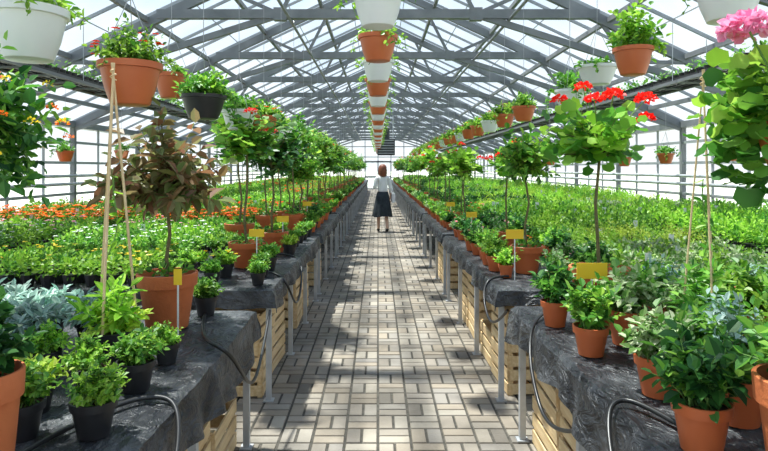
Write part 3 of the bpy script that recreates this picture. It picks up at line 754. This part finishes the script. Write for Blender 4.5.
for r,z in prof:
    for k in range(seg):
        a=2*math.pi*k/seg;x=max(r,1e-4)*math.cos(a);y=max(r,1e-4)*math.sin(a)*1.22
        if y>0 and abs(x)<.02 and -.03<z<.01: y+=.02
        Vv.append((x,y+(.012 if z<-.05 else 0),z+1.615))
Ff=[[i*seg+k,i*seg+(k+1)%seg,(i+1)*seg+(k+1)%seg,(i+1)*seg+k] for i in range(8) for k in range(seg)]
mb.add(Vv,Ff,'skin',True)
for s in (-1,1):
    mb.lathe([(0,-.01),(.01,0),(0,.01)],'eye_dark',(s*.03,.083,1.625),8)
    mb.lathe([(0,-.028),(.012,-.01),(.014,.015),(0,.03)],'skin',(s*.076,0,1.61),8)
mb.box((0,.088,1.56),(.04,.008,.01),'petal_red')
obj(mb.mesh('head'),'head',parent=wm)
mb=MB();Vv=[];seg=28
prof=[(.05,-.20),(.098,-.17),(.110,-.10),(.108,-.02),(.103,.04),(.09,.09),(.055,.125),(0,.138)]
for r,z in prof:
    for k in range(seg):
        a=2*math.pi*k/seg;w=1+.03*math.sin(a*9+z*20)
        x=max(r,1e-4)*math.cos(a)*w;y=max(r,1e-4)*math.sin(a)*1.12*w-.012
        if y>0.03 and z<.06: y=.03
        Vv.append((x,y,z+1.615))
mb.add(Vv,[[i*seg+k,i*seg+(k+1)%seg,(i+1)*seg+(k+1)%seg,(i+1)*seg+k] for i in range(7) for k in range(seg)],'hair_auburn',True)
obj(mb.mesh('hair'),'hair',parent=wm)
V=[(0,0,1.0),(0,0,1.1),(0,0,1.27),(0,-.01,1.40),(-.155,-.01,1.385),(-.215,-.02,1.13),(-.18,.09,1.15),(.155,-.01,1.385),(.205,-.03,1.13),(.212,.02,1.0)]
skin('blouse',V,[(0,1),(1,2),(2,3),(3,4),(4,5),(5,6),(3,7),(7,8),(8,9)],[(.15,.125),(.135,.11),(.15,.115),(.088,.075),.068,.055,.045,.068,.055,.045],'cloth_white',wm)
mb=MB();Vv=[];seg=48;zs=np.linspace(1.04,.40,12)
for z in zs:
    t=(1.04-z)/.64
    for k in range(seg):
        a=2*math.pi*k/seg;r=(.135+.115*t**.7)*(1+.07*t*math.sin(a*9+1.3*math.sin(a*2)))
        Vv.append((r*math.cos(a),r*math.sin(a)*.86,z+.012*math.sin(a*3)*t))
mb.add(Vv,[[i*seg+k,i*seg+(k+1)%seg,(i+1)*seg+(k+1)%seg,(i+1)*seg+k] for i in range(11) for k in range(seg)],'cloth_dark',True)
obj(mb.mesh('skirt'),'skirt',parent=wm)
skin('shoe_left',[(-.085,.07,.06),(-.085,.14,.045),(-.085,.25,.035)],[(0,1),(1,2)],[.045,.04,.03],'leather_black',wm)
skin('shoe_right',[(.09,-.19,.085),(.09,-.12,.05),(.09,-.02,.035)],[(0,1),(1,2)],[.045,.04,.03],'leather_black',wm)
mb=MB();mb.box((.27,.02,.88),(.08,.24,.24),'cloth_white');mb.tube([(.27,-.08,1.0),(.24,-.03,1.2),(.13,0,1.45),(.05,.05,1.44)],.008,'cloth_white',5)
obj(mb.mesh('shoulder_bag'),'shoulder_bag',parent=wm)
wm.rotation_euler=(0,0,.2)
# ------------------------------------------------------------ light
w=bpy.data.worlds.new('sky');SC.world=w;w.use_nodes=True;nt=w.node_tree;nt.nodes.clear()
out=nt.nodes.new('ShaderNodeOutputWorld');bg=nt.nodes.new('ShaderNodeBackground')
tc=nt.nodes.new('ShaderNodeTexCoord');sx=nt.nodes.new('ShaderNodeSeparateXYZ');nt.links.new(tc.outputs['Generated'],sx.inputs[0])
r=ramp(nt,[(.97,.98,1.0),(.60,.77,1.0),(.34,.56,1.0)]);r.color_ramp.elements[1].position=.33
nt.links.new(sx.outputs['Z'],r.inputs[0])
n=nt.nodes.new('ShaderNodeTexNoise');n.inputs['Scale'].default_value=3.5;n.inputs['Detail'].default_value=6
nt.links.new(tc.outputs['Generated'],n.inputs['Vector'])
rr=ramp(nt,[(0,0,0),(.85,.85,.85)]);rr.color_ramp.elements[0].position=.44;rr.color_ramp.elements[1].position=.64
nt.links.new(n.outputs['Fac'],rr.inputs[0])
mx=nt.nodes.new('ShaderNodeMixRGB');nt.links.new(rr.outputs[0],mx.inputs[0]);nt.links.new(r.outputs[0],mx.inputs[1]);mx.inputs[2].default_value=(1,1,1,1)
nt.links.new(mx.outputs[0],bg.inputs[0]);bg.inputs[1].default_value=1.08;nt.links.new(bg.outputs[0],out.inputs[0])
sd=bpy.data.lights.new('sun','SUN');sd.energy=10;sd.angle=.04;sd.color=(1,.95,.86)
so=bpy.data.objects.new('sun',sd);COL.objects.link(so)
so.rotation_euler=Vector((-.26,.14,.9)).to_track_quat('Z','Y').to_euler();so.location=(-5,5,12)
cd=bpy.data.cameras.new('camera');co=bpy.data.objects.new('camera',cd);COL.objects.link(co)
co.location=(0,0,1.65);co.rotation_euler=(math.pi/2,0,0);cd.sensor_width=36;cd.lens=36*600/768
cd.shift_y=-57.5/768;cd.shift_x=6/768;cd.clip_start=.05;cd.clip_end=500
SC.camera=co
SC.view_settings.view_transform='Standard';SC.view_settings.look='None';SC.view_settings.exposure=.08
